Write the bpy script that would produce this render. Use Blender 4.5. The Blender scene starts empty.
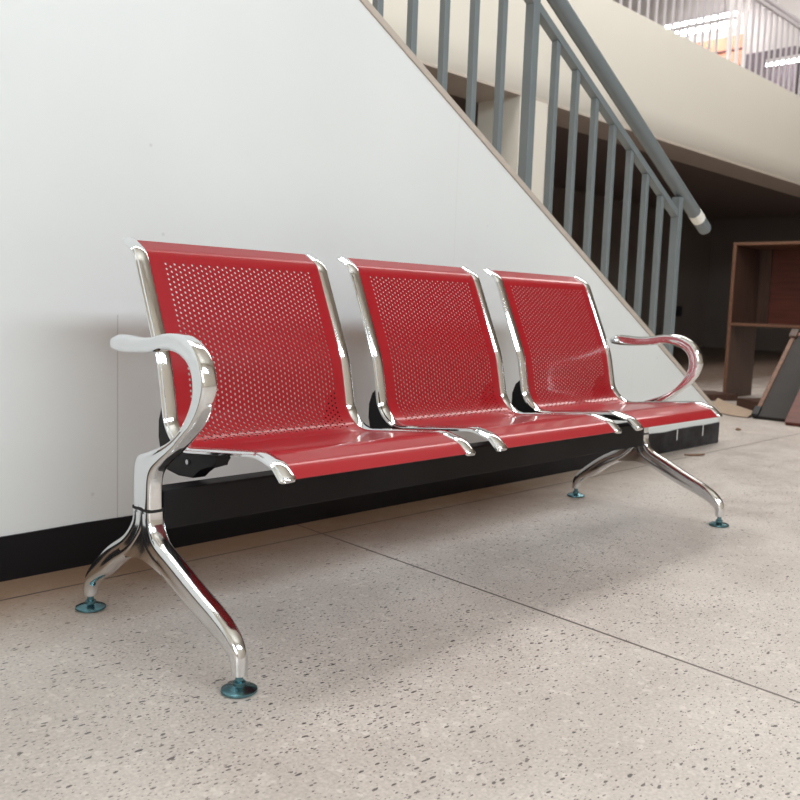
import bpy, bmesh, math, random
from mathutils import Vector, Matrix
random.seed(7)
COL = bpy.context.scene.collection
SC = bpy.context.scene

# ------------------------------------------------------------------ materials
def new_mat(name):
    m = bpy.data.materials.new(name); m.use_nodes = True
    nt = m.node_tree
    return m, nt, nt.nodes['Principled BSDF']

def plain(name, color, rough=.5, metal=0., coat=0., coat_rough=.05, bump=0., bscale=60., vary=0., spec=.5):
    m, nt, p = new_mat(name)
    p.inputs['Base Color'].default_value = (*color, 1)
    p.inputs['Roughness'].default_value = rough
    p.inputs['Metallic'].default_value = metal
    p.inputs['Coat Weight'].default_value = coat
    p.inputs['Coat Roughness'].default_value = coat_rough
    p.inputs['Specular IOR Level'].default_value = spec
    tc = nt.nodes.new('ShaderNodeTexCoord')
    if vary:
        n = nt.nodes.new('ShaderNodeTexNoise'); n.inputs['Scale'].default_value = bscale * .3
        n.inputs['Detail'].default_value = 5
        nt.links.new(tc.outputs['Object'], n.inputs['Vector'])
        mx = nt.nodes.new('ShaderNodeMix'); mx.data_type = 'RGBA'
        mx.inputs[6].default_value = (*[c * (1 - vary) for c in color], 1)
        mx.inputs[7].default_value = (*[min(1, c * (1 + vary)) for c in color], 1)
        nt.links.new(n.outputs['Fac'], mx.inputs[0]); nt.links.new(mx.outputs[2], p.inputs['Base Color'])
    if bump:
        n = nt.nodes.new('ShaderNodeTexNoise'); n.inputs['Scale'].default_value = bscale
        nt.links.new(tc.outputs['Object'], n.inputs['Vector'])
        b = nt.nodes.new('ShaderNodeBump'); b.inputs['Strength'].default_value = bump
        b.inputs['Distance'].default_value = .002
        nt.links.new(n.outputs['Fac'], b.inputs['Height']); nt.links.new(b.outputs['Normal'], p.inputs['Normal'])
    return m

def wood(name, dark, light, rough=.5, axis='Z'):
    m, nt, p = new_mat(name)
    tc = nt.nodes.new('ShaderNodeTexCoord'); mp = nt.nodes.new('ShaderNodeMapping')
    sc = {'Z': (22, 22, 1.6), 'Y': (22, 1.6, 22), 'X': (1.6, 22, 22)}[axis]
    mp.inputs['Scale'].default_value = sc
    n = nt.nodes.new('ShaderNodeTexNoise'); n.inputs['Scale'].default_value = 2.2; n.inputs['Detail'].default_value = 6
    r = nt.nodes.new('ShaderNodeValToRGB')
    r.color_ramp.elements[0].position = .3; r.color_ramp.elements[0].color = (*dark, 1)
    r.color_ramp.elements[1].position = .72; r.color_ramp.elements[1].color = (*light, 1)
    nt.links.new(tc.outputs['Object'], mp.inputs[0]); nt.links.new(mp.outputs[0], n.inputs['Vector'])
    nt.links.new(n.outputs['Fac'], r.inputs[0]); nt.links.new(r.outputs[0], p.inputs['Base Color'])
    p.inputs['Roughness'].default_value = rough
    return m

def emit(name, color, strength):
    m, nt, p = new_mat(name)
    p.inputs['Base Color'].default_value = (.8, .8, .8, 1)
    p.inputs['Emission Color'].default_value = (*color, 1)
    p.inputs['Emission Strength'].default_value = strength
    return m

def terrazzo():
    m, nt, p = new_mat('terrazzo')
    N = nt.nodes.new; Lk = nt.links.new
    tc = N('ShaderNodeTexCoord')
    def noise(scale, detail=4, rough=.5, vec=None):
        n = N('ShaderNodeTexNoise'); n.inputs['Scale'].default_value = scale
        n.inputs['Detail'].default_value = detail; n.inputs['Roughness'].default_value = rough
        Lk(vec or tc.outputs['Object'], n.inputs['Vector']); return n
    def ramp(src, a, ca, b, cb):
        r = N('ShaderNodeValToRGB'); e = r.color_ramp.elements
        e[0].position = a; e[0].color = (*ca, 1); e[1].position = b; e[1].color = (*cb, 1)
        Lk(src, r.inputs[0]); return r
    def mix(fac, a, b, mode='MIX'):
        x = N('ShaderNodeMix'); x.data_type = 'RGBA'; x.blend_type = mode
        if isinstance(fac, (int, float)): x.inputs[0].default_value = fac
        else: Lk(fac, x.inputs[0])
        for s, i in ((a, 6), (b, 7)):
            if isinstance(s, tuple): x.inputs[i].default_value = (*s, 1)
            else: Lk(s, x.inputs[i])
        return x.outputs[2]
    def math_(op, a, b=None, clamp=False):
        x = N('ShaderNodeMath'); x.operation = op; x.use_clamp = clamp
        for s, i in ((a, 0), (b, 1)):
            if s is None: continue
            if isinstance(s, (int, float)): x.inputs[i].default_value = s
            else: Lk(s, x.inputs[i])
        return x.outputs[0]
    base = ramp(noise(2.3, 5, .6).outputs['Fac'], .3, (.46, .405, .37), .7, (.60, .545, .505)).outputs[0]
    fine = ramp(noise(170, 3).outputs['Fac'], .35, (.72, .72, .72), .65, (1.12, 1.12, 1.12)).outputs[0]
    base = mix(.55, base, fine, 'MULTIPLY')
    # pale marble crumbs
    wv = N('ShaderNodeTexVoronoi'); wv.inputs['Scale'].default_value = 95; Lk(tc.outputs['Object'], wv.inputs['Vector'])
    base = mix(math_('MULTIPLY', ramp(wv.outputs['Color'], .75, (0, 0, 0), .9, (1, 1, 1)).outputs[0], .28), base, (.80, .74, .68))
    # dark chips of several sizes, warped so that they are angular and elongated
    wn = noise(30, 2)
    wm = N('ShaderNodeVectorMath'); wm.operation = 'SCALE'; Lk(wn.outputs['Color'], wm.inputs[0]); wm.inputs['Scale'].default_value = .012
    wa = N('ShaderNodeVectorMath'); wa.operation = 'ADD'; Lk(tc.outputs['Object'], wa.inputs[0]); Lk(wm.outputs[0], wa.inputs[1])
    dens = noise(1.3, 2).outputs['Fac']
    for scale, rad, keep, rot in ((62, .27, .40, 0.3), (105, .26, .42, 1.4), (42, .22, .24, 2.3), (95, .25, .25, 2.6), (160, .27, .35, .9)):
        mp = N('ShaderNodeMapping'); mp.inputs['Rotation'].default_value = (0, 0, rot)
        mp.inputs['Scale'].default_value = (1, 2.3, 1); Lk(wa.outputs[0], mp.inputs[0])
        v = N('ShaderNodeTexVoronoi'); v.inputs['Scale'].default_value = scale; Lk(mp.outputs[0], v.inputs['Vector'])
        sep = N('ShaderNodeSeparateColor'); Lk(v.outputs['Color'], sep.inputs[0])
        on = math_('LESS_THAN', sep.outputs[0], math_('MULTIPLY', math_('SUBTRACT', dens, .18), keep * 1.5))
        size = math_('MULTIPLY', sep.outputs[1], rad)
        hit = math_('LESS_THAN', v.outputs['Distance'], math_('ADD', size, rad * .35))
        k = math_('MULTIPLY', on, hit)
        tone = mix(sep.outputs[2], (.025, .022, .024), (.16, .13, .12))
        base = mix(math_('MULTIPLY', k, .9), base, tone)
    # brown ingrained dirt in the strip by the wall
    pos = N('ShaderNodeSeparateXYZ'); Lk(tc.outputs['Object'], pos.inputs[0])
    nz = noise(6, 5, .6).outputs['Fac']
    band = math_('ADD', pos.outputs['Y'], math_('MULTIPLY', math_('SUBTRACT', nz, .5), .25))
    near = N('ShaderNodeMapRange'); Lk(band, near.inputs['Value'])
    near.inputs['From Min'].default_value = .12; near.inputs['From Max'].default_value = .46
    lim = N('ShaderNodeMapRange'); Lk(pos.outputs['X'], lim.inputs['Value'])
    lim.inputs['From Min'].default_value = 3.3; lim.inputs['From Max'].default_value = 1.6
    base = mix(math_('MULTIPLY', math_('MULTIPLY', near.outputs[0], lim.outputs[0]), .9), base, (.28, .17, .10))
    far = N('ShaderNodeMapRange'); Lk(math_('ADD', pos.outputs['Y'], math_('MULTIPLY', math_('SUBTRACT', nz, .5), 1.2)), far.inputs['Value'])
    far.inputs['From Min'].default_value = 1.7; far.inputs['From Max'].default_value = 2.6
    base = mix(math_('MULTIPLY', far.outputs[0], .9), base, (.11, .068, .046))  # brown floor under the balcony, colour darkened to stand in for the shade there
    # joints between the cast panels
    def joint(coord, at, w, lo=None):
        d = math_('ABSOLUTE', math_('SUBTRACT', coord, at))
        return math_('LESS_THAN', d, w)
    skew = math_('ADD', pos.outputs['X'], math_('MULTIPLY', pos.outputs['Y'], -.062))
    jy = joint(pos.outputs['Y'], .425, .0038)
    jx = joint(skew, .741, .0036)
    for at in (1.80, 2.9, 4.0, 5.1, 6.2):
        jx = math_('MAXIMUM', jx, math_('MULTIPLY', joint(skew, at, .0015), .45))
    jy = math_('MAXIMUM', jy, joint(pos.outputs['Y'], -1.9, .003))
    jy = math_('MAXIMUM', jy, joint(pos.outputs['Y'], 2.75, .003))
    j = math_('MAXIMUM', jx, jy)
    base = mix(math_('MULTIPLY', j, .88), base, (.07, .05, .045))
    Lk(base, p.inputs['Base Color'])
    rr = ramp(noise(9, 4).outputs['Fac'], .3, (.30, .30, .30), .7, (.48, .48, .48)).outputs[0]
    Lk(rr, p.inputs['Roughness'])
    p.inputs['Specular IOR Level'].default_value = .45
    b = N('ShaderNodeBump'); b.inputs['Strength'].default_value = .12; b.inputs['Distance'].default_value = .001
    Lk(noise(55, 4).outputs['Fac'], b.inputs['Height']); Lk(b.outputs['Normal'], p.inputs['Normal'])
    return m

def painted_wall():
    m, nt, p = new_mat('wall_paint')
    N = nt.nodes.new; Lk = nt.links.new
    tc = N('ShaderNodeTexCoord'); sep = N('ShaderNodeSeparateXYZ'); Lk(tc.outputs['Object'], sep.inputs[0])
    n = N('ShaderNodeTexNoise'); n.inputs['Scale'].default_value = 1.6; n.inputs['Detail'].default_value = 6
    Lk(tc.outputs['Object'], n.inputs['Vector'])
    r = N('ShaderNodeValToRGB'); r.color_ramp.elements[0].position = .3; r.color_ramp.elements[0].color = (.72, .735, .735, 1)
    r.color_ramp.elements[1].position = .7; r.color_ramp.elements[1].color = (.76, .775, .775, 1)
    Lk(n.outputs['Fac'], r.inputs[0])
    # seams where the facing sheets butt
    last = r.outputs[0]
    for at, st in ((.214, .32), (1.43, .08), (2.65, .06)):
        a = N('ShaderNodeMath'); a.operation = 'SUBTRACT'; Lk(sep.outputs['X'], a.inputs[0]); a.inputs[1].default_value = at
        b = N('ShaderNodeMath'); b.operation = 'ABSOLUTE'; Lk(a.outputs[0], b.inputs[0])
        c = N('ShaderNodeMath'); c.operation = 'LESS_THAN'; Lk(b.outputs[0], c.inputs[0]); c.inputs[1].default_value = .0016
        d = N('ShaderNodeMath'); d.operation = 'MULTIPLY'; Lk(c.outputs[0], d.inputs[0]); d.inputs[1].default_value = st
        if at == .214:
            lo = N('ShaderNodeMath'); lo.operation = 'LESS_THAN'; Lk(sep.outputs['Z'], lo.inputs[0]); lo.inputs[1].default_value = .60
            d2 = N('ShaderNodeMath'); d2.operation = 'MULTIPLY'; Lk(d.outputs[0], d2.inputs[0]); Lk(lo.outputs[0], d2.inputs[1]); d = d2
        x = N('ShaderNodeMix'); x.data_type = 'RGBA'; Lk(d.outputs[0], x.inputs[0]); Lk(last, x.inputs[6])
        x.inputs[7].default_value = (.25, .2, .16, 1); last = x.outputs[2]
    # a few small scuffs and nail marks
    for (sx, sz, rad) in ((2.862, .448, .007), (.30, 1.01, .006), (.335, .80, .006), (.15, .17, .006), (1.6, .93, .004)):
        v = N('ShaderNodeVectorMath'); v.operation = 'DISTANCE'; v.inputs[1].default_value = (sx, 0, sz)
        cb = N('ShaderNodeCombineXYZ'); Lk(sep.outputs['X'], cb.inputs[0]); Lk(sep.outputs['Z'], cb.inputs[2])
        Lk(cb.outputs[0], v.inputs[0])
        c = N('ShaderNodeMapRange'); Lk(v.outputs['Value'], c.inputs['Value'])
        c.inputs['From Min'].default_value = rad; c.inputs['From Max'].default_value = rad * .3
        c.inputs['To Max'].default_value = .3
        x = N('ShaderNodeMix'); x.data_type = 'RGBA'; Lk(c.outputs[0], x.inputs[0]); Lk(last, x.inputs[6])
        x.inputs[7].default_value = (.35, .32, .3, 1); last = x.outputs[2]
    Lk(last, p.inputs['Base Color'])
    p.inputs['Roughness'].default_value = .42
    bn = N('ShaderNodeTexNoise'); bn.inputs['Scale'].default_value = 7; bn.inputs['Detail'].default_value = 3
    Lk(tc.outputs['Object'], bn.inputs['Vector'])
    b = N('ShaderNodeBump'); b.inputs['Strength'].default_value = .15; b.inputs['Distance'].default_value = .004
    Lk(bn.outputs['Fac'], b.inputs['Height']); Lk(b.outputs['Normal'], p.inputs['Normal'])
    return m

def skirting_mat():
    m, nt, p = new_mat('black_skirting')
    N = nt.nodes.new; Lk = nt.links.new
    tc = N('ShaderNodeTexCoord'); sep = N('ShaderNodeSeparateXYZ'); Lk(tc.outputs['Object'], sep.inputs[0])
    n = N('ShaderNodeTexNoise'); n.inputs['Scale'].default_value = 9; n.inputs['Detail'].default_value = 7; n.inputs['Roughness'].default_value = .7
    Lk(tc.outputs['Object'], n.inputs['Vector'])
    mr = N('ShaderNodeMapRange'); Lk(sep.outputs['X'], mr.inputs['Value'])
    mr.inputs['From Min'].default_value = 1.9; mr.inputs['From Max'].default_value = 3.6
    r = N('ShaderNodeValToRGB'); r.color_ramp.elements[0].position = .42; r.color_ramp.elements[0].color = (0, 0, 0, 1)
    r.color_ramp.elements[1].position = .68; r.color_ramp.elements[1].color = (1, 1, 1, 1)
    Lk(n.outputs['Fac'], r.inputs[0])
    k = N('ShaderNodeMath'); k.operation = 'MULTIPLY'; Lk(mr.outputs[0], k.inputs[0]); Lk(r.outputs[0], k.inputs[1])
    x = N('ShaderNodeMix'); x.data_type = 'RGBA'; Lk(k.outputs[0], x.inputs[0])
    x.inputs[6].default_value = (.006, .0055, .007, 1); x.inputs[7].default_value = (.05, .048, .056, 1)
    Lk(x.outputs[2], p.inputs['Base Color']); p.inputs['Roughness'].default_value = .5; p.inputs['Specular IOR Level'].default_value = .25
    return m

M = {
    'chrome': plain('chrome', (.83, .845, .86), .07, 1.),
    'cast': plain('polished_cast_alloy', (.78, .79, .80), .13, 1., bump=.05, bscale=40),
    'red': plain('red_enamel', (.335, .005, .012), .36, 0., coat=.42, coat_rough=.06, spec=.2),
    'black': plain('black_powder_coat', (.008, .007, .008), .5, spec=.25, bump=.1, bscale=400),
    'gasket': plain('black_gasket', (.01, .01, .01), .7),
    'zinc': plain('blue_zinc', (.12, .25, .29), .25, 1.),
    'steel': plain('bolt_steel', (.6, .6, .6), .3, 1.),
    'grey_paint': plain('grey_gloss_paint', (.165, .190, .200), .40, bump=.12, bscale=30, vary=.08),
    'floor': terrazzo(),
    'wall': painted_wall(),
    'skirting': skirting_mat(),
    'cream': plain('cream_plaster', (.80, .765, .69), .6, bump=.12, bscale=5, vary=.02),
    'cap': plain('tan_edge_trim', (.50, .43, .375), .5, vary=.08),
    'hall_white': plain('hall_plaster', (.70, .64, .56), .7, vary=.03),
    'soffit': plain('brown_soffit', (.56, .485, .43), .8, vary=.06),
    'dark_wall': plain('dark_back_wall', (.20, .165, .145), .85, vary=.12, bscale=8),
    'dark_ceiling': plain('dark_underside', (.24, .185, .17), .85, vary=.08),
    'upper_grey': plain('upper_grey', (.62, .59, .57), .8, vary=.08, bscale=8),
    'upper_dark': plain('upper_dark_panel', (.16, .13, .15), .7, vary=.1),
    'batten': plain('grey_batten', (.36, .34, .34), .7),
    'orange': plain('orange_brick', (.62, .26, .16), .8, vary=.15, bscale=30),
    'white_rail': plain('white_rail_paint', (.88, .85, .86), .4),
    'grey_rail': plain('lilac_grey_rail_paint', (.56, .53, .55), .45),
    'tape': plain('white_tape', (.80, .78, .72), .5),
    'scratch': plain('scraped_white', (.72, .71, .69), .7),
    'wood_dark': wood('dark_brown_wood', (.045, .022, .016), (.095, .045, .030), .45),
    'wood_red': wood('reddish_brown_wood', (.075, .018, .011), (.14, .034, .020), .45, 'Y'),
    'wood_edge': wood('worn_wood_edge', (.12, .055, .032), (.21, .10, .06), .5, 'Y'),
    'board': plain('charcoal_board', (.027, .022, .020), .7, vary=.3, bscale=30),
    'card': plain('brown_cardboard', (.36, .27, .20), .85, vary=.12, bscale=40),
    'leaf': plain('dry_brown_scrap', (.17, .09, .05), .85, vary=.2),
    'crate': wood('crate_pine', (.12, .07, .04), (.22, .13, .08), .6, 'Y'),
    'tube': emit('lit_tube', (1., .96, 1.), 70.),
    'fixture': plain('fixture_white', (.7, .68, .7), .5),
    'frame': plain('window_frame_grey', (.35, .36, .37), .5),
    'black_plastic': plain('black_plastic', (.012, .012, .013), .55),
}

# ------------------------------------------------------------------ mesh helpers
def link(name, bm, m, parent=None, smooth=False, loc=None):
    me = bpy.data.meshes.new(name)
    bmesh.ops.recalc_face_normals(bm, faces=bm.faces) if not bm.faces or len(bm.faces) < 60000 else None
    bm.to_mesh(me); bm.free()
    me.materials.append(M[m] if isinstance(m, str) else m)
    if smooth:
        for p in me.polygons: p.use_smooth = True
        try: me.set_sharp_from_angle(angle=math.radians(38))
        except Exception: pass
    o = bpy.data.objects.new(name, me); COL.objects.link(o)
    if parent: o.parent = parent
    if loc is not None: o.location = loc
    return o

def tag(o, label=None, cat=None, group=None, kind=None):
    if label: o['label'] = label
    if cat: o['category'] = cat
    if group: o['group'] = group
    if kind: o['kind'] = kind
    return o

def thing(name, loc, label, cat, group=None, rz=0.):
    o = bpy.data.objects.new(name, None); COL.objects.link(o)
    o.empty_display_size = .1; o.location = loc; o.rotation_euler = (0, 0, rz)
    return tag(o, label, cat, group)

def add_box(bm, x0, x1, y0, y1, z0, z1, bev=0., mat=None):
    vs = [bm.verts.new((x, y, z)) for x in (x0, x1) for y in (y0, y1) for z in (z0, z1)]
    fs = []
    for idx in ((0, 1, 3, 2), (4, 6, 7, 5), (0, 4, 5, 1), (2, 3, 7, 6), (0, 2, 6, 4), (1, 5, 7, 3)):
        fs.append(bm.faces.new([vs[i] for i in idx]))
    if mat is not None:
        for v in vs: v.co = mat @ v.co
    if bev:
        es = list({e for f in fs for e in f.edges})
        bmesh.ops.bevel(bm, geom=es, offset=bev, segments=2, profile=.6, affect='EDGES')

def box(name, x0, x1, y0, y1, z0, z1, m, parent=None, bev=0., mat=None):
    bm = bmesh.new(); add_box(bm, x0, x1, y0, y1, z0, z1, bev, mat)
    return link(name, bm, m, parent)

def add_prism(bm, pts, a0, a1, axis='x', bev=0.):
    """outline pts (two coordinates) pushed along an axis from a0 to a1"""
    def P(p, a):
        return {'x': (a, p[0], p[1]), 'y': (p[0], a, p[1]), 'z': (p[0], p[1], a)}[axis]
    A = [bm.verts.new(P(p, a0)) for p in pts]; B = [bm.verts.new(P(p, a1)) for p in pts]
    fs = [bm.faces.new(A), bm.faces.new(B[::-1])]
    n = len(pts)
    for i in range(n): fs.append(bm.faces.new((A[i], B[i], B[(i + 1) % n], A[(i + 1) % n])))
    if bev:
        es = list({e for e in fs[0].edges} | {e for e in fs[1].edges})
        bmesh.ops.bevel(bm, geom=es, offset=bev, segments=2, profile=.6, affect='EDGES')

def add_rings(bm, rings, caps=True):
    R = [[bm.verts.new(p) for p in r] for r in rings]
    n = len(R[0])
    for a, b in zip(R, R[1:]):
        for i in range(n): bm.faces.new((a[i], a[(i + 1) % n], b[(i + 1) % n], b[i]))
    if caps: bm.faces.new(R[0][::-1]); bm.faces.new(R[-1])

def add_tube(bm, p0, p1, r, n=16, r1=None, dome=False):
    p0, p1 = Vector(p0), Vector(p1); d = (p1 - p0).normalized()
    u = d.orthogonal().normalized(); w = d.cross(u)
    r1 = r if r1 is None else r1
    st = [(0, 1.)] if not dome else [(-.55, .35), (-.4, .75), (-.2, .94), (0, 1.)]
    rings = []
    for off, k in st: rings.append((p0 + d * off * r, r * k))
    for off, k in reversed(st): rings.append((p1 - d * off * r1, r1 * k))
    add_rings(bm, [[c + (u * math.cos(t * 2 * math.pi / n) + w * math.sin(t * 2 * math.pi / n)) * rr for t in range(n)] for c, rr in rings])

def add_lathe(bm, c, prof, n=28, tilt=0.):
    rings = []
    for r, z in prof:
        rings.append([Vector((c[0] + r * math.cos(t * 2 * math.pi / n), c[1] + r * math.sin(t * 2 * math.pi / n), c[2] + z)) for t in range(n)])
    add_rings(bm, rings)

def catmull(pts, per=5):
    out = []
    P = [pts[0]] + list(pts) + [pts[-1]]
    for i in range(1, len(P) - 2):
        for k in range(per):
            t = k / per
            q = []
            for c in range(len(pts[0])):
                a, b, d, e = P[i - 1][c], P[i][c], P[i + 1][c], P[i + 2][c]
                q.append(.5 * (2 * b + (-a + d) * t + (2 * a - 5 * b + 4 * d - e) * t * t + (-a + 3 * b - 3 * d + e) * t ** 3))
            out.append(tuple(q))
    out.append(tuple(pts[-1]))
    return out

# ------------------------------------------------------------------ layout numbers (metres)
BX0, BX1 = 0., 1.8            # the two end frames of the bench
WY = .552                     # face of the stair wall
def stair_z(x): return 1.506 - .5354 * (x - 1.01)

# ------------------------------------------------------------------ setting: floor and stair wall
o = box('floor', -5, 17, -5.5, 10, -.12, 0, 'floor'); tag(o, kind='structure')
bm = bmesh.new()
XE = 3.548
TOPX = -5.0
add_prism(bm, [(TOPX, 0), (XE, 0), (XE, stair_z(XE)), (TOPX, stair_z(TOPX))], WY, WY + .10, 'y')
tag(link('wall_stair', bm, 'wall'), kind='structure')
bm = bmesh.new()
k = math.hypot(1, .543)
add_prism(bm, [(TOPX, stair_z(TOPX) - .012), (XE + .006, stair_z(XE) - .012), (XE + .006, stair_z(XE) + .012), (TOPX, stair_z(TOPX) + .012)], WY - .006, WY + .106, 'y', .003)
tag(link('trim_1', bm, 'cap'), kind='structure')
bm = bmesh.new()
n = 60
top = []
for i in range(n + 1):
    x = TOPX + (XE + .003 - TOPX) * i / n
    top.append((x, .1035 + (random.uniform(-.002, .002) if x < 2.3 else random.uniform(-.006, .004))))
add_prism(bm, [(TOPX, 0), (XE + .003, 0)] + top[::-1], WY - .006, WY + .0, 'y')
tag(link('baseboard_stair', bm, 'skirting'), kind='structure')
bm = bmesh.new(); add_box(bm, XE, XE + .005, WY - .003, WY + .10, 0, .095)
tag(link('baseboard_stair_end', bm, 'skirting'), kind='structure')
# the scraped upright nicks in the black skirting at its right end
bm = bmesh.new()
for x, z0, z1 in ((3.095, .052, .103), (3.365, .05, .112)):
    add_box(bm, x - .0035, x + .0035, WY - .0075, WY - .006, z0, z1)
tag(link('trim_2', bm, 'scratch'), kind='structure')
# flight of steps behind the wall
bm = bmesh.new()
pts = [(XE - .05, 0)]
x, z = XE - .05, 0.
while z < 3.4:
    z += .163; pts.append((x, z)); x -= .30; pts.append((x, z))
pts += [(x, z - .35)]
pts += [(XE - .85, 0)]
add_prism(bm, pts, WY + .10, WY + 1.45, 'y')
tag(link('floor_stair_flight', bm, 'hall_white'), kind='structure')

# ------------------------------------------------------------------ setting: balcony, column and rooms beyond
FY = 3.14
bm = bmesh.new()
prof = [(FY, 3.47), (FY, 2.72), (FY + .004, 2.62), (FY + .018, 2.53), (FY + .042, 2.46), (FY + .075, 2.405), (FY + .085, 2.40)]
prof = [(FY, 3.47)] + [(FY, 2.66), (FY + .003, 2.60), (FY + .009, 2.54), (FY + .019, 2.48), (FY + .032, 2.43), (FY + .045, 2.403)] + [(FY + .16, 2.403), (FY + .16, 3.47)]
add_prism(bm, prof, -5, 17, 'x')
tag(link('wall_balcony', bm, 'cream', smooth=True), kind='structure')
tag(box('ceiling_balcony_edge', -5, 17, FY + .03, 3.62, 2.398, 2.415, 'soffit'), kind='structure')
tag(box('trim_3', -5, 17, FY + .16, 3.62, 2.415, 3.2, 'soffit'), kind='structure')
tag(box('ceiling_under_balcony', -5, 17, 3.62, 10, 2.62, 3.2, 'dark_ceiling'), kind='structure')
tag(box('floor_balcony', -5, 17, FY + .16, 10, 3.2, 3.45, 'upper_grey'), kind='structure')
tag(box('wall_column', 5.185, 5.575, FY + .03, 3.62, 0, 2.398, 'cream'), kind='structure')
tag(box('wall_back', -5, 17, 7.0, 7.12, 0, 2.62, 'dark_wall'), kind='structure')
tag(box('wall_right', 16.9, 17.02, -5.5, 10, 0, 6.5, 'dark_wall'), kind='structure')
tag(box('wall_back_upper', -5, 17, 9.9, 10, 3.45, 6.5, 'upper_grey'), kind='structure')
tag(box('wall_left', -5.12, -5, -5.5, 10, 0, 6.5, 'hall_white'), kind='structure')

# railing on the balcony: two kinds of upright and a dark top rail
br = thing('balcony_railing', (9, FY + .06, 3.47), 'pale metal balcony railing with thin uprights above the cream parapet', 'railing')
proto = None
bx = []
x = 5.9
bx += [6.02 + .166 * i for i in range(17)]
bx = [b for b in bx if b < 8.9]
for x in bx + [9.56 + .169 * i for i in range(14)]:
    if proto is None:
        proto = box('baluster', -.012, .012, -.010, .010, 0, .83, 'grey_rail', br); b = proto
    else:
        b = proto.copy(); COL.objects.link(b); b.parent = br
    b.location = (x - 9, 0, 0)
for x, w in ((8.991, .030), (9.183, .02), (9.377, .02)):
    tag(box('post', x - 9 - w, x - 9 + w, -.016, .016, 0, 1.2 if w > .025 else .83, 'white_rail', br), label='white painted post' if w > .025 else 'white painted upright')
box('top_rail', -3.2, 3.2, -.02, .02, .83, .865, 'grey_rail', br)
box('handrail', -3.2, 3.2, -.02, .03, .90, .93, 'grey_rail', br)

# upper floor: partition facing the stairs with brick, dark doorway and ceiling lights
tag(box('wall_upper_partition', 12.6, 12.72, FY + .2, 9.9, 3.45, 6.5, 'upper_grey'), kind='structure')
pan = thing('brick_panel', (12.54, 5.4, 3.45), 'orange brick panel on the upper floor under the paired lit tubes', 'wall panel')
box('brick_face', -.03, .055, -.75, .55, 0, 1.42, 'orange', pan)
for z in (.2, .45, .7, .95, 1.2): box('ledge', -.06, -.03, -.75, .55, z, z + .02, 'wood_red', pan)
o = box('dark_locker', 12.3, 12.595, 3.75, 4.55, 3.45, 4.5, 'upper_dark'); tag(o, 'dark grey cabinet on the upper floor right of the orange brick', 'cabinet')
o = box('dark_screen', 12.4, 12.595, 3.36, 3.7, 3.45, 4.5, 'upper_dark'); tag(o, 'dark screen on the upper floor at the far right edge behind the railing', 'screen')
def tube_light(xx, y0, y1, zz, label, r=.022):
    t = thing('ceiling_light', (xx, (y0 + y1) / 2, zz), label, 'light', 'long tube lights on the upper floor')
    h = (y1 - y0) / 2
    bm = bmesh.new(); add_tube(bm, (0, -h, 0), (0, h, 0), r, 12); link('tube', bm, 'tube', t, True)
    box('fixture_body', -.04, .04, -h, h, r, r + .05, 'fixture', t)
    for yy in (-h * .7, h * .7): box('hanger', -.006, .006, yy - .006, yy + .006, r + .05, 6.0 - zz, 'fixture', t)
tube_light(12.0, 4.54, 5.75, 5.02, 'upper one of the paired long lit tubes seen through the balcony railing', .02)
tube_light(11.95, 4.53, 5.62, 4.87, 'lower brighter one of the paired long lit tubes seen through the balcony railing', .034)
tube_light(12.0, 3.45, 4.04, 4.21, 'short lit tube low at the right edge behind the balcony railing', .018)
# ceiling over the upper floor with battens
tag(box('ceiling_upper', -5, 17, FY + .2, 10, 6.0, 6.1, 'upper_grey'), kind='structure')
bt = thing('ceiling_batten', (9, 6, 6.0), 'dark crossing battens under the grey upper ceiling', 'batten')
for i in range(9):
    box('batten', -4 + i * 1.0, -3.94 + i * 1.0, -2.4, 3.8, -.07, 0, 'batten', bt)
for i in range(4):
    box('cross_batten', -4.2, 4.2, -2.2 + i * 1.6, -2.14 + i * 1.6, -.05, 0, 'batten', bt)

# ------------------------------------------------------------------ setting: hall shell behind the viewer, windows and rooflight
def wall_y(name, y0, y1, x0, x1, z0, z1, openings, m):
    bm = bmesh.new(); xs = x0
    for (a, b, c, d) in openings:
        add_box(bm, xs, a, y0, y1, z0, z1); add_box(bm, a, b, y0, y1, z0, c); add_box(bm, a, b, y0, y1, d, z1); xs = b
    add_box(bm, xs, x1, y0, y1, z0, z1)
    tag(link(name, bm, m), kind='structure')
WIN = [(-2.4, 3.8, 3.85, 4.95)]
wall_y('wall_front', -5.5, -5.38, -5, 17, 0, 6.5, WIN, 'hall_white')
for i, (a, b, c, d) in enumerate(WIN):
    bm = bmesh.new()
    nn = 8
    for q in range(nn + 1):
        xx = a + (b - a) * q / nn; add_box(bm, xx - .03, xx + .03, -5.42, -5.36, c, d)
    for zz in (c, d): add_box(bm, a, b, -5.42, -5.36, zz - .03, zz + .03)
    tag(link('window_%d' % (i + 1), bm, 'frame'), kind='structure')
# hall ceiling with the rooflight opening
RL = (-1.5, 13.5, 1.2, 2.9)
bm = bmesh.new()
add_box(bm, -5, 17, -5.5, RL[2], 6.5, 6.6); add_box(bm, -5, RL[0], RL[2], RL[3], 6.5, 6.6)
add_box(bm, RL[1], 17, RL[2], RL[3], 6.5, 6.6); add_box(bm, -5, 17, RL[3], 10, 6.5, 6.6)
tag(link('ceiling', bm, 'hall_white'), kind='structure')
bm = bmesh.new()
for q in range(9):
    xx = RL[0] + (RL[1] - RL[0]) * q / 8; add_box(bm, xx - .03, xx + .03, RL[2], RL[3], 6.44, 6.5)
tag(link('window_2', bm, 'frame'), kind='structure')

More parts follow.
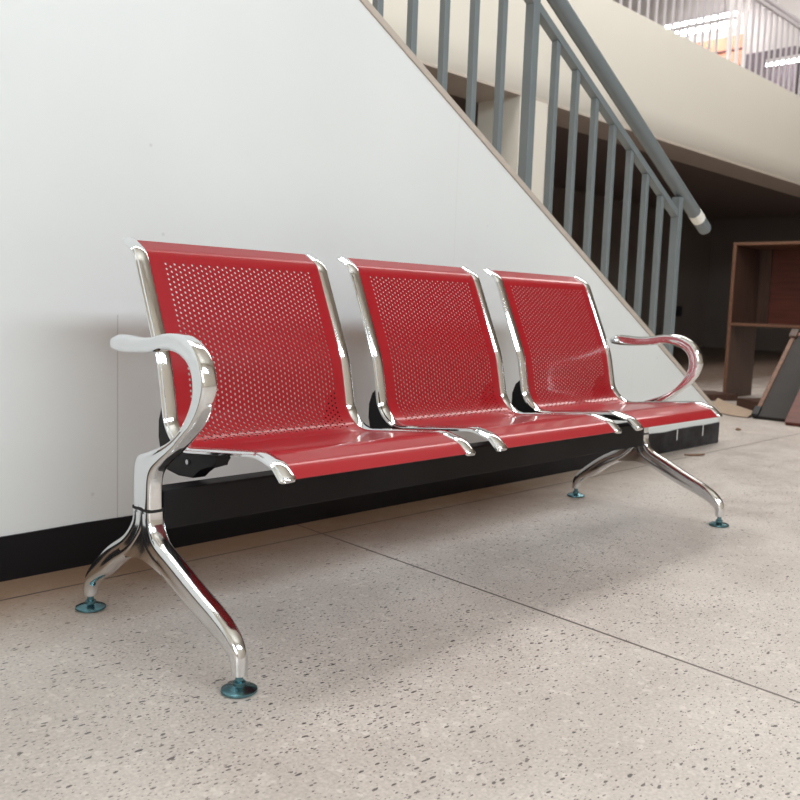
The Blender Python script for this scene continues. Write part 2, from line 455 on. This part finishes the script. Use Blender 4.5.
def area(name, loc, rot, sx, sy, power, color, spread=180):
    l = bpy.data.lights.new(name, 'AREA'); l.shape = 'RECTANGLE'; l.size = sx; l.size_y = sy
    l.energy = power; l.color = color; l.spread = math.radians(spread)
    o = bpy.data.objects.new(name, l); COL.objects.link(o); o.location = loc; o.rotation_euler = rot
    return o
area('window_daylight', (.7, -5.44, 4.4), (math.radians(90), 0, 0), 6.2, 1.1, 820, (.84, .945, 1.))
area('rooflight_daylight', (6.0, 2.05, 6.55), (0, 0, 0), 15.0, 1.7, 1080, (1., .955, .90))
area('left_window_daylight', (-4.96, -3.2, 2.0), (math.radians(90), 0, math.radians(-90)), 2.6, 1.6, 230, (.88, .95, 1.))
bm = bmesh.new()
for yy in (-4.5, -3.2, -1.9): add_box(bm, -4.98, -4.93, yy - .03, yy + .03, 1.2, 2.8)
for zz in (1.2, 2.8): add_box(bm, -4.98, -4.93, -4.5, -1.9, zz - .03, zz + .03)
tag(link('window_3', bm, 'frame'), kind='structure')

w = bpy.data.worlds.new('world'); SC.world = w; w.use_nodes = True
w.node_tree.nodes['Background'].inputs[0].default_value = (.8, .9, 1, 1)
w.node_tree.nodes['Background'].inputs[1].default_value = 1.0

# ------------------------------------------------------------------ stair railing
RY = WY + .05
rail_t = thing('stair_railing', (XE - .55, RY, stair_z(XE - .55) + .012), 'grey painted metal stair railing with round handrail on the sloping stair wall', 'railing')
rx, ry, rz = rail_t.location
def bar_z(x): return 1.735 - .548 * (x - 1.93)      # top of the flat bar
bxs = [1.09, 1.241, 1.392, 1.542, 1.694, 2.023, 2.165, 2.31, 2.454, 2.602, 2.747, 2.89]
for x in [-.57 + .151 * i for i in range(11)] + bxs:
    h0 = stair_z(x) + .012; bm = bmesh.new()
    add_box(bm, x - .0125 - rx, x + .0125 - rx, -.0125, .0125, h0 - .01 - rz, bar_z(x) - .03 - rz, .002)
    link('baluster', bm, 'grey_paint', rail_t)
for x in (1.867, 3.052):
    h0 = stair_z(x) + .012; bm = bmesh.new()
    add_box(bm, x - .0195 - rx, x + .0195 - rx, -.0195, .0195, h0 - .015 - rz, bar_z(x) + (.048 if x < 2 else .07) - rz, .003)
    link('post', bm, 'grey_paint', rail_t)
bm = bmesh.new()
xa, xb = -.8, 3.03
add_prism(bm, [(xa - rx, bar_z(xa) - .034 - rz), (xb - rx, bar_z(xb) - .034 - rz), (xb - rx, bar_z(xb) - rz), (xa - rx, bar_z(xa) - rz)], -.017, .017, 'y', .002)
link('lower_rail', bm, 'grey_paint', rail_t)
def pipe(x, dx=0): return Vector((x - rx, 0, bar_z(x) + .112 - rz))
bm = bmesh.new(); add_tube(bm, pipe(-.8), pipe(3.345), .032, 24, dome=True)
link('handrail', bm, 'grey_paint', rail_t, True)
bm = bmesh.new(); add_tube(bm, pipe(3.225), pipe(3.275), .033, 24)
tag(link('tape', bm, 'tape', rail_t, True), label='white tape wrapped near the handrail end')

# ------------------------------------------------------------------ the bench
S0, SW, PITCH = .081, .502, .586
bench = thing('waiting_bench', ((BX0 + BX1) / 2, 0, 0), 'three-seat waiting room bench with perforated red metal seats and chrome arms', 'bench')
OX = (BX0 + BX1) / 2

def fillet(poly, rad, step=.004):
    """rounded polyline as dense (y, z) points"""
    out = [Vector(poly[0])]
    for i in range(1, len(poly) - 1):
        a, b, c = Vector(poly[i - 1]), Vector(poly[i]), Vector(poly[i + 1])
        d0 = (a - b).normalized(); d1 = (c - b).normalized()
        ang = d0.angle(d1); t = rad[i] / math.tan(ang / 2)
        p0, p1 = b + d0 * t, b + d1 * t
        cen = b + (d0 + d1).normalized() * (rad[i] / math.sin(ang / 2))
        v0, v1 = p0 - cen, p1 - cen
        tot = v0.angle(v1)
        sgn = 1 if v0.x * v1.y - v0.y * v1.x > 0 else -1
        nn = max(2, int(tot * rad[i] / step))
        for q in range(nn + 1):
            th = sgn * tot * q / nn
            out.append(cen + Vector((v0.x * math.cos(th) - v0.y * math.sin(th), v0.x * math.sin(th) + v0.y * math.cos(th))))
    out.append(Vector(poly[-1]))
    return out
POLY = [(.275, .761), (.230, .737), (.131, .513), (.114, .430), (.100, .349), (-.188, .380), (-.240, .367), (-.264, .346)]
PROF = fillet(POLY, [0, .045, .25, .10, .080, .07, .035, 0])
acc = [0.]
for a, b in zip(PROF, PROF[1:]): acc.append(acc[-1] + (b - a).length)
LEN = acc[-1]
def at(s):
    s = max(0, min(LEN, s))
    lo = 0
    for i in range(len(acc) - 1):
        if acc[i + 1] >= s: lo = i; break
    t = (s - acc[lo]) / max(1e-9, acc[lo + 1] - acc[lo])
    return PROF[lo].lerp(PROF[lo + 1], t)
def frame_at(s):
    d = (at(s + .003) - at(s - .003)).normalized()
    n = Vector((d.y, -d.x))                       # towards the sitter
    return at(s), n
    
PV = .0114                                         # hole pitch along the profile
HALF = PV / 2
NS = int(LEN / HALF); HALF = LEN / NS; PV = 2 * HALF
FR = [frame_at(i * HALF) for i in range(NS + 1)]
def pos_s(s, n):
    i = min(NS - 1, max(0, int(s / HALF + 1e-6))); t = s / HALF - i
    p = FR[i][0].lerp(FR[i + 1][0], t); nn = FR[i][1].lerp(FR[i + 1][1], t).normalized()
    return p + nn * n

def seat_panel_mesh():
    T = .0011
    x0, x1 = .012, SW - .012
    NC = 37; PC = .0106
    px0 = (SW - NC * PC) / 2 + .003; px1 = px0 + NC * PC
    # hole rows: from below the top bend to the fold into the seat
    k0 = next(i for i in range(NS) if FR[i][0].y < .721 and i > 8)
    k1 = next(i for i in range(NS) if FR[i][0].x < .068 and FR[i][0].y < .42)
    if (k1 - k0) % 2: k1 += 1
    verts, faces = [], []
    vid = {}
    def V(x, s, n):
        key = (round(x, 5), round(s, 5), n)
        if key not in vid:
            p = pos_s(s, n); vid[key] = len(verts); verts.append((x, p.x, p.y))
        return vid[key]
    for side, n in ((0, T), (1, -T)):
        def F(ids): faces.append(ids if side == 0 else ids[::-1])
        xsL = [x0, (x0 + px0) / 2, px0]; xsR = [px1, (px1 + x1) / 2, x1]
        for i in range(NS):
            s0_, s1_ = i * HALF, (i + 1) * HALF
            cols = list(zip(xsL, xsL[1:])) + list(zip(xsR, xsR[1:]))
            if i < k0 or i >= k1: cols += [(px0 + c * PC, px0 + (c + 1) * PC) for c in range(NC)]
            for a, b in cols: F([V(a, s0_, n), V(b, s0_, n), V(b, s1_, n), V(a, s1_, n)])
        for c in range(NC):
            a, b = px0 + c * PC, px0 + (c + 1) * PC; mid = (a + b) / 2
            st = k0 if c % 2 == 0 else k0 + 1
            if c % 2:
                for i in (k0, k1 - 1): F([V(a, i * HALF, n), V(b, i * HALF, n), V(b, (i + 1) * HALF, n), V(a, (i + 1) * HALF, n)])
            i = st
            while i + 2 <= k1:
                s0_, sm, s1_ = i * HALF, (i + 1) * HALF, (i + 2) * HALF
                R = .0029; q = R * .7071
                outer = [(a, s0_), (mid, s0_), (b, s0_), (b, sm), (b, s1_), (mid, s1_), (a, s1_), (a, sm)]
                inner = [(mid - q, sm - q), (mid, sm - R), (mid + q, sm - q), (mid + R, sm), (mid + q, sm + q), (mid, sm + R), (mid - q, sm + q), (mid - R, sm)]
                # the straight cell edge carries no vertex at mid in the plain rows: share corners only
                O = [V(*p, n) for p in outer]; I = [V(*p, n) for p in inner]
                for e in range(8): F([O[e], O[(e + 1) % 8], I[(e + 1) % 8], I[e]])
                if side == 0:
                    W = []
                    for p in inner:
                        for nn in (T, -T):
                            pp = pos_s(p[1], nn); W.append(len(verts)); verts.append((p[0], pp.x, pp.y))
                    for e in range(8):
                        f = (e + 1) % 8
                        faces.append([W[2 * e], W[2 * f], W[2 * f + 1], W[2 * e + 1]])
                i += 2
    # the two free edges across the seat
    for s, fl in ((0, 1), (LEN, 0)):
        W = []
        for x in (x0, x1):
            for n in (T, -T):
                p = pos_s(s, n); W.append(len(verts)); verts.append((x, p.x, p.y))
        faces.append([W[0], W[2], W[3], W[1]] if fl else [W[0], W[1], W[3], W[2]])
    me = bpy.data.meshes.new('seat_panel'); me.from_pydata(verts, [], faces)
    me.materials.append(M['red'])
    for p in me.polygons: p.use_smooth = True
    try: me.set_sharp_from_angle(angle=math.radians(50))
    except Exception: pass
    return me

def rail_mesh(sign):
    """chrome edge strip; sign -1 has its outside towards -x"""
    bm = bmesh.new()
    # section: outer thin lip, raised rounded bead, inner edge
    sec = [(-.003, -.0050), (-.003, -.0008), (.0005, .0004), (.0015, .0032), (.0045, .0047), (.0135, .0054), (.0225, .0048), (.0262, .0024), (.027, -.001), (.0255, -.0032), (.011, -.0050)]
    rings = []
    N_ = int(LEN / .008)
    for i in range(N_ + 1):
        s = LEN * i / N_
        p, nrm = frame_at(s)
        e = min(s, LEN - s)
        k = 1.0 + .10 * max(0, (s - (LEN - .05)) / .05)
        endk = .72 if e < 1e-6 else 1.
        ring = []
        for a, b in sec:
            aa = (a - .013) * k * endk + .013; q = p + nrm * (b * k * endk + .0005)
            ring.append(Vector((aa if sign < 0 else -aa, q.x, q.y)))
        if e < 1e-6:      # rounded over end
            d = (at(.006) - at(0)).normalized() if s == 0 else (at(LEN - .006) - at(LEN)).normalized()
            ext = [v - Vector((0, d.x, d.y)) * .004 for v in ring]
            full = []
            for a, b in sec:
                q = p + nrm * (b * k + .0005); aa = (a - .013) * k + .013
                full.append(Vector((aa if sign < 0 else -aa, q.x, q.y)))
            rings += [ext, full] if s == 0 else [full, ext]
        else: rings.append(ring)
    add_rings(bm, rings)
    o = link('edge_rail', bm, 'chrome', None, True)
    me = o.data; bpy.data.objects.remove(o)
    return me

def bracket_mesh():
    bm = bmesh.new()
    top = []
    # hugs the underside of the seat from the upright part down and forward
    for i in range(NS + 1):
        p, nrm = FR[i]
        if p.y < .440 and p.x > -.045: top.append(p - nrm * .0095)
    low = [(-.043, .350), (-.038, .334), (.008, .324), (.036, .300), (.085, .297), (.128, .302), (.150, .325), (.1615, .365), (.161, .40), (.150, .428), (.136, .440)]
    pts = [tuple(p) for p in top] + low
    add_prism(bm, pts, -.016, .016, 'x', .003)
    o = link('bracket', bm, 'black', None); me = o.data; bpy.data.objects.remove(o)
    return me

meP, meL, meR, meB = seat_panel_mesh(), rail_mesh(-1), rail_mesh(1), bracket_mesh()
def child(name, me, parent, loc=(0, 0, 0)):
    o = bpy.data.objects.new(name, me); COL.objects.link(o); o.parent = parent; o.location = loc
    return o
for i in range(3):
    sx = S0 + i * PITCH - OX
    pan = child('seat_panel', meP, bench, (sx, 0, 0))
    tag(pan, label=('left', 'middle', 'right')[i] + ' perforated red seat and back panel')
    child('edge_rail', meL, pan, (-.001, 0, 0)); child('edge_rail', meR, pan, (SW + .001, 0, 0))
    for bxx in (.03, SW - .03):
        b = child('seat_bracket', meB, bench, (sx + bxx, 0, 0))
        bm = bmesh.new(); add_tube(bm, (-.019, .050, .330), (.019, .050, .330), .005, 10)
        link('bolt', bm, 'steel', b, True)
# beam
bm = bmesh.new(); add_box(bm, .016 - OX, 1.784 - OX, .004, .052, .216, .292, .004)
link('beam', bm, 'black', bench)

def section(t, w, rnd):
    """closed section in (a, x): a across the thickness t (in the side plane), x across the width w; rnd 0 squarish .. 1 round"""
    n = 32; out = []
    for i in range(n):
        th = 2 * math.pi * i / n
        c, s = math.cos(th), math.sin(th)
        e = 2.0 + (1 - rnd) * 3.2
        r = (abs(c) ** e + abs(s) ** e) ** (-1 / e)
        a, x = r * c * t / 2, r * s * w / 2
        # shallow groove down each flat side
        if rnd < .6 and abs(a) < t * .16 and abs(x) > w * .3: x -= math.copysign(.0022 * (1 - rnd / .6), x)
        out.append((a, x))
    return out
def sweep_pair(bm, pairs, w0, rnds, per=5, close_a=True, end_dome=True):
    """pairs of side-plane points (outer edge, inner edge), widths and roundness per station"""
    st = [(*T, *B, w, r) for (T, B), w, r in zip(pairs, w0, rnds)]
    st = catmull(st, per)
    rings = []
    for j, (ty, tz, by, bz, w, r) in enumerate(st):
        c = Vector(((ty + by) / 2, (tz + bz) / 2)); d = Vector((ty - by, tz - bz)); t = d.length; d.normalize()
        sec = section(t, w, max(0, min(1, r)))
        rings.append([Vector((x, c.x + d.x * a, c.y + d.y * a)) for a, x in sec])
    def dome(r, nxt):
        cen = sum(r, Vector()) / len(r); cn = sum(nxt, Vector()) / len(nxt); d = (cen - cn).normalized()
        tt = (r[0] - r[len(r) // 2]).length / 2
        return [[cen + (v - cen) * k + d * tt * h for v in r] for k, h in ((.93, .18), (.74, .38), (.42, .50))]
    if end_dome:
        rings = dome(rings[0], rings[1])[::-1] + rings
    add_rings(bm, rings)

AT = [(.150, .568), (.128, .5735), (.100, .573), (.054, .571), (.005, .575), (-.031, .582), (-.066, .585), (-.099, .581), (-.132, .566), (-.152, .547), (-.164, .524), (-.169, .501), (-.165, .478), (-.155, .456), (-.134, .430), (-.097, .398), (-.066, .374), (-.032, .350), (-.007, .328), (.003, .302), (.003, .258)]
AB = [(.150, .543), (.124, .540), (.100, .540), (.054, .542), (-.002, .547), (-.030, .553), (-.060, .553), (-.089, .547), (-.111, .536), (-.124, .521), (-.130, .501), (-.129, .477), (-.120, .456), (-.105, .434), (-.086, .413), (-.055, .392), (-.016, .376), (.022, .364), (.054, .352), (.066, .322), (.066, .258)]
def make_end(x):
    bm = bmesh.new()
    n = len(AT)
    ws = [.030] * 3 + [.033] * (n - 3)
    rn = [.75, .6, .5, .45] + [.3] * (n - 9) + [.2] * 5
    sweep_pair(bm, list(zip(AT, AB)), ws, rn, 5)
    a = link('armrest', bm, 'chrome', bench, True, (x - OX, 0, 0))
    box('gasket', -.0155, .0155, .005, .064, .2525, .2585, 'gasket', a)
    # forked leg casting
    bm = bmesh.new()
    FT = [(.002, .2525), (-.001, .229), (-.021, .203), (-.071, .180), (-.143, .147), (-.208, .120), (-.249, .096), (-.272, .068), (-.2755, .030)]
    FB = [(.040, .2525), (.038, .222), (.022, .176), (-.040, .142), (-.115, .111), (-.181, .087), (-.218, .071), (-.243, .052), (-.2475, .030)]
    sweep_pair(bm, list(zip(FT, FB)), [.034] * 6 + [.032, .030, .028], [.25, .25, .3, .35, .4, .5, .7, 1, 1], 5, end_dome=False)
    BT = [(.066, .2525), (.071, .226), (.104, .192), (.165, .157), (.212, .123), (.250, .090), (.2715, .062), (.2755, .030)]
    BB = [(.020, .2525), (.024, .215), (.074, .162), (.134, .127), (.180, .093), (.218, .072), (.2425, .054), (.2475, .030)]
    sweep_pair(bm, list(zip(BT, BB)), [.034] * 5 + [.032, .030, .028], [.25, .25, .3, .35, .5, .7, 1, 1], 5, end_dome=False)
    # web in the fork
    add_prism(bm, [(.008, .250), (.058, .250), (.066, .210), (.118, .162), (.090, .150), (.060, .161), (.036, .165), (.006, .158), (-.04, .146), (-.03, .185), (.0, .215)], -.0160, .0160, 'x', .003)
    lg = link('leg_frame', bm, 'cast', bench, True, (x - OX, 0, 0))
    for fy in (-.2615, .2615):
        bm = bmesh.new()
        add_lathe(bm, (0, fy, 0), [(.0275, .0), (.0305, .0025), (.0300, .0055), (.024, .0085), (.011, .0115), (.0105, .012), (.0105, .018), (.0065, .0185), (.0065, .034)], 32)
        link('foot_pad', bm, 'zinc', lg, True)
for x in (BX0, BX1): make_end(x)

# ------------------------------------------------------------------ things under the balcony
bc = thing('bookcase', (6.0, 1.64, 0), 'dark brown wooden bookcase with one shelf standing beyond the stair end', 'bookcase')
# origin at the far front corner; opening faces -x, width along -y
HB = 1.225; WB = 1.5
def bpart(name, x0, x1, y0, y1, z0, z1, m, lab=None):
    o = box(name, x0, x1, y0, y1, z0, z1, m, bc, .002)
    if lab: tag(o, label=lab)
    return o
bpart('side_panel', .012, .50, -.025, 0, .0, HB - .022, 'wood_dark'); bpart('side_panel', .012, .50, -WB, -WB + .025, 0, HB - .022, 'wood_dark')
bpart('edge_strip', 0, .012, -.025, 0, .0, HB - .022, 'wood_edge', 'lighter worn front edge'); bpart('edge_strip', 0, .012, -WB, -WB + .025, 0, HB - .022, 'wood_edge', 'lighter worn front edge')
bpart('top_panel', .0, .50, -WB, 0, HB - .022, HB, 'wood_edge')
bpart('shelf', .0, .488, -WB + .025, -.025, .578, .600, 'wood_edge')
bpart('back_panel', .488, .50, -WB + .025, -.025, .600, HB - .022, 'wood_red')
bpart('back_stile', .462, .488, -.12, -.025, .600, HB - .022, 'wood_dark')

o = box('wooden_plank', 0, .62, -.30, 0, 0, .05, 'wood_dark', None, .004)
o.location = (5.48, 2.02, 0); o.rotation_euler = (0, 0, math.radians(-28)); tag(o, 'dark brown plank lying on the floor at the foot of the bookcase', 'plank')
o = box('wooden_block', -.0, .40, -.16, .16, 0, .07, 'wood_dark', None, .004)
o.location = (5.30, 1.12, 0); o.rotation_euler = (0, 0, math.radians(-32)); tag(o, 'short dark wooden block behind the torn cardboard', 'block')
# torn cardboard, a bent sheet
bm = bmesh.new()
cp = [((5.02, 1.30, .0), (5.05, 1.31, .004)), ((4.84, 1.07, 0.0), None)]
A = [(4.93, 1.26, .004), (4.80, 1.02, .004), (4.79, .92, .004)]
B = [(5.27, 1.345, .062), (5.13, 1.20, .050), (4.90, .93, .022)]
C = [(5.40, 1.34, .012), (5.30, 1.20, .010), (5.02, .90, .006)]
up = []
for layer in (0, .004):
    up.append([[bm.verts.new((p[0], p[1], p[2] + layer)) for p in row] for row in (A, B, C)])
for L_ in up:
    for r in range(2):
        for c in range(2): bm.faces.new((L_[r][c], L_[r][c + 1], L_[r + 1][c + 1], L_[r + 1][c]))
rim = lambda L_: [L_[0][0], L_[0][1], L_[0][2], L_[1][2], L_[2][2], L_[2][1], L_[2][0], L_[1][0]]
a, b = rim(up[0]), rim(up[1])
for i in range(8): bm.faces.new((a[i], a[(i + 1) % 8], b[(i + 1) % 8], b[i]))
tag(link('cardboard_sheet', bm, 'card'), 'torn light brown cardboard sheet on the floor left of the leaning board', 'cardboard')

# leaning boards, resting on a crate just outside the view
def leaning(name, x, y0, y1, length, ang, th, label, cat, faces_m, frame_m, fw):
    t = thing(name, (x, (y0 + y1) / 2, 0), label, cat)
    R = Matrix.Rotation(-(math.pi / 2 - ang), 4, 'Y') @ Matrix.Rotation(math.pi / 2, 4, 'Y')
    # local frame: up the board = e, normal = n
    e = Vector((math.cos(ang), 0, math.sin(ang))); n_ = Vector((-math.sin(ang), 0, math.cos(ang)))
    def slab(nm, a0, a1, ya, yb, t0, t1, m):
        Mx = Matrix(((e.x, 0, n_.x, th * math.sin(ang)), (0, 1, 0, 0), (e.z, 0, n_.z, 0), (0, 0, 0, 1)))
        return box(nm, a0, a1, ya, yb, t0, t1, m, t, .002, Mx)
    h = (y1 - y0) / 2
    slab('board', 0, length, -h, h, 0, th, faces_m)
    if frame_m:
        slab('frame_strip', 0.02, length, h, h + fw, -.004, th + .008, frame_m)
        slab('frame_strip', length, length + fw, -h, h + fw, -.004, th + .008, frame_m)
        slab('corner_knob', length - .02, length + .05, h - .01, h + fw + .012, -.006, th + .02, 'wood_dark')
        slab('corner_knob', 0.0, .07, h - .004, h + fw + .01, -.0, th + .016, 'black_plastic')
    return t
leaning('leaning_board', 4.80, .12, .86, .74, math.radians(43.5), .03, 'charcoal board with brown frame leaning at the right edge below the bookcase', 'board', 'board', 'wood_edge', .028)
ang_ = math.radians(43.5); e_ = (math.cos(ang_), math.sin(ang_)); th_ = .03
Mx_ = Matrix(((e_[0], 0, -e_[1], th_ * e_[1]), (0, 1, 0, 0), (e_[1], 0, e_[0], 0), (0, 0, 0, 1)))
o = box('wooden_board', 0, .56, -.315, .315, 0, th_, 'wood_red', None, .002, Mx_); o.location = (4.64, .315, 0)
tag(o, 'reddish brown board leaning in front of the charcoal board at right edge', 'board')
cr = thing('storage_crate', (5.62, .4, 0), 'wooden crate behind the leaning boards', 'crate')
for k_ in range(4): box('slat', -.25, .25, -.32, .32, .02 + k_ * .11, .11 + k_ * .11, 'crate', cr, .003)

# dark office chair far back under the balcony
ch = thing('office_chair', (8.35, 3.85, 0), 'black chair in the shade under the balcony behind the stair balusters', 'chair')
box('seat', -.28, .28, -.26, .26, .42, .50, 'black_plastic', ch, .02)
box('backrest', -.25, .25, .2, .27, .55, .93, 'black_plastic', ch, .02)
for sx in (-1, 1):
    for sy in (-1, 1): box('leg', sx * .22 - .018, sx * .22 + .018, sy * .2 - .018, sy * .2 + .018, 0, .42, 'black_plastic', ch)
o = box('wall_socket', 15.45, 15.75, 6.96, 7.0, .62, .82, 'black_plastic'); tag(o, 'small black box on the dark back wall right of the last stair post', 'wall box')

# scraps on the floor
def scrap(x, y, rot, w, l, label):
    bm = bmesh.new()
    n_ = 9; pts = []
    for i in range(n_):
        t = 2 * math.pi * i / n_; k_ = random.uniform(.75, 1.1)
        pts.append((math.cos(t) * l * k_, math.sin(t) * w * k_))
    add_prism(bm, pts, .0005, .006, 'z', .001)
    for v in bm.verts: v.co.z += max(0, v.co.x) * .12
    o = link('dry_scrap', bm, 'leaf', None, False, (x, y, 0)); o.rotation_euler = (0, 0, rot); tag(o, label, 'scrap')
scrap(3.035, .42, -.75, .014, .055, 'dry brown scrap on the floor by the right end of the black skirting')
scrap(4.15, .70, .4, .016, .035, 'tiny dry scrap alone on the floor in front of the leaning boards')

# ------------------------------------------------------------------ camera
cam = bpy.data.cameras.new('camera'); co = bpy.data.objects.new('camera', cam); COL.objects.link(co)
r_ = Vector((.69942423, -.71383325, .03532477)); u_ = Vector((.05179735, .09992339, .99364599)); f_ = Vector((.71282731, .69315035, -.10686351))
co.matrix_world = Matrix(((r_.x, u_.x, -f_.x, -.834982), (r_.y, u_.y, -f_.y, -1.421873), (r_.z, u_.z, -f_.z, .647405), (0, 0, 0, 1)))
cam.sensor_width = 36; cam.lens = 884.467 * 36 / 800; cam.clip_end = 100; cam.clip_start = .05
cam.dof.use_dof = True; cam.dof.focus_distance = 1.75; cam.dof.aperture_fstop = 8
SC.camera = co
SC.view_settings.view_transform = 'Standard'; SC.view_settings.look = 'None'
SC.view_settings.gamma = 1; SC.view_settings.use_curve_mapping = False
SC.view_settings.exposure = -1.0
try:
    SC.cycles.use_denoising = True
    SC.cycles.max_bounces = 10; SC.cycles.diffuse_bounces = 5; SC.cycles.glossy_bounces = 5
    SC.cycles.sample_clamp_indirect = 6
except Exception: pass
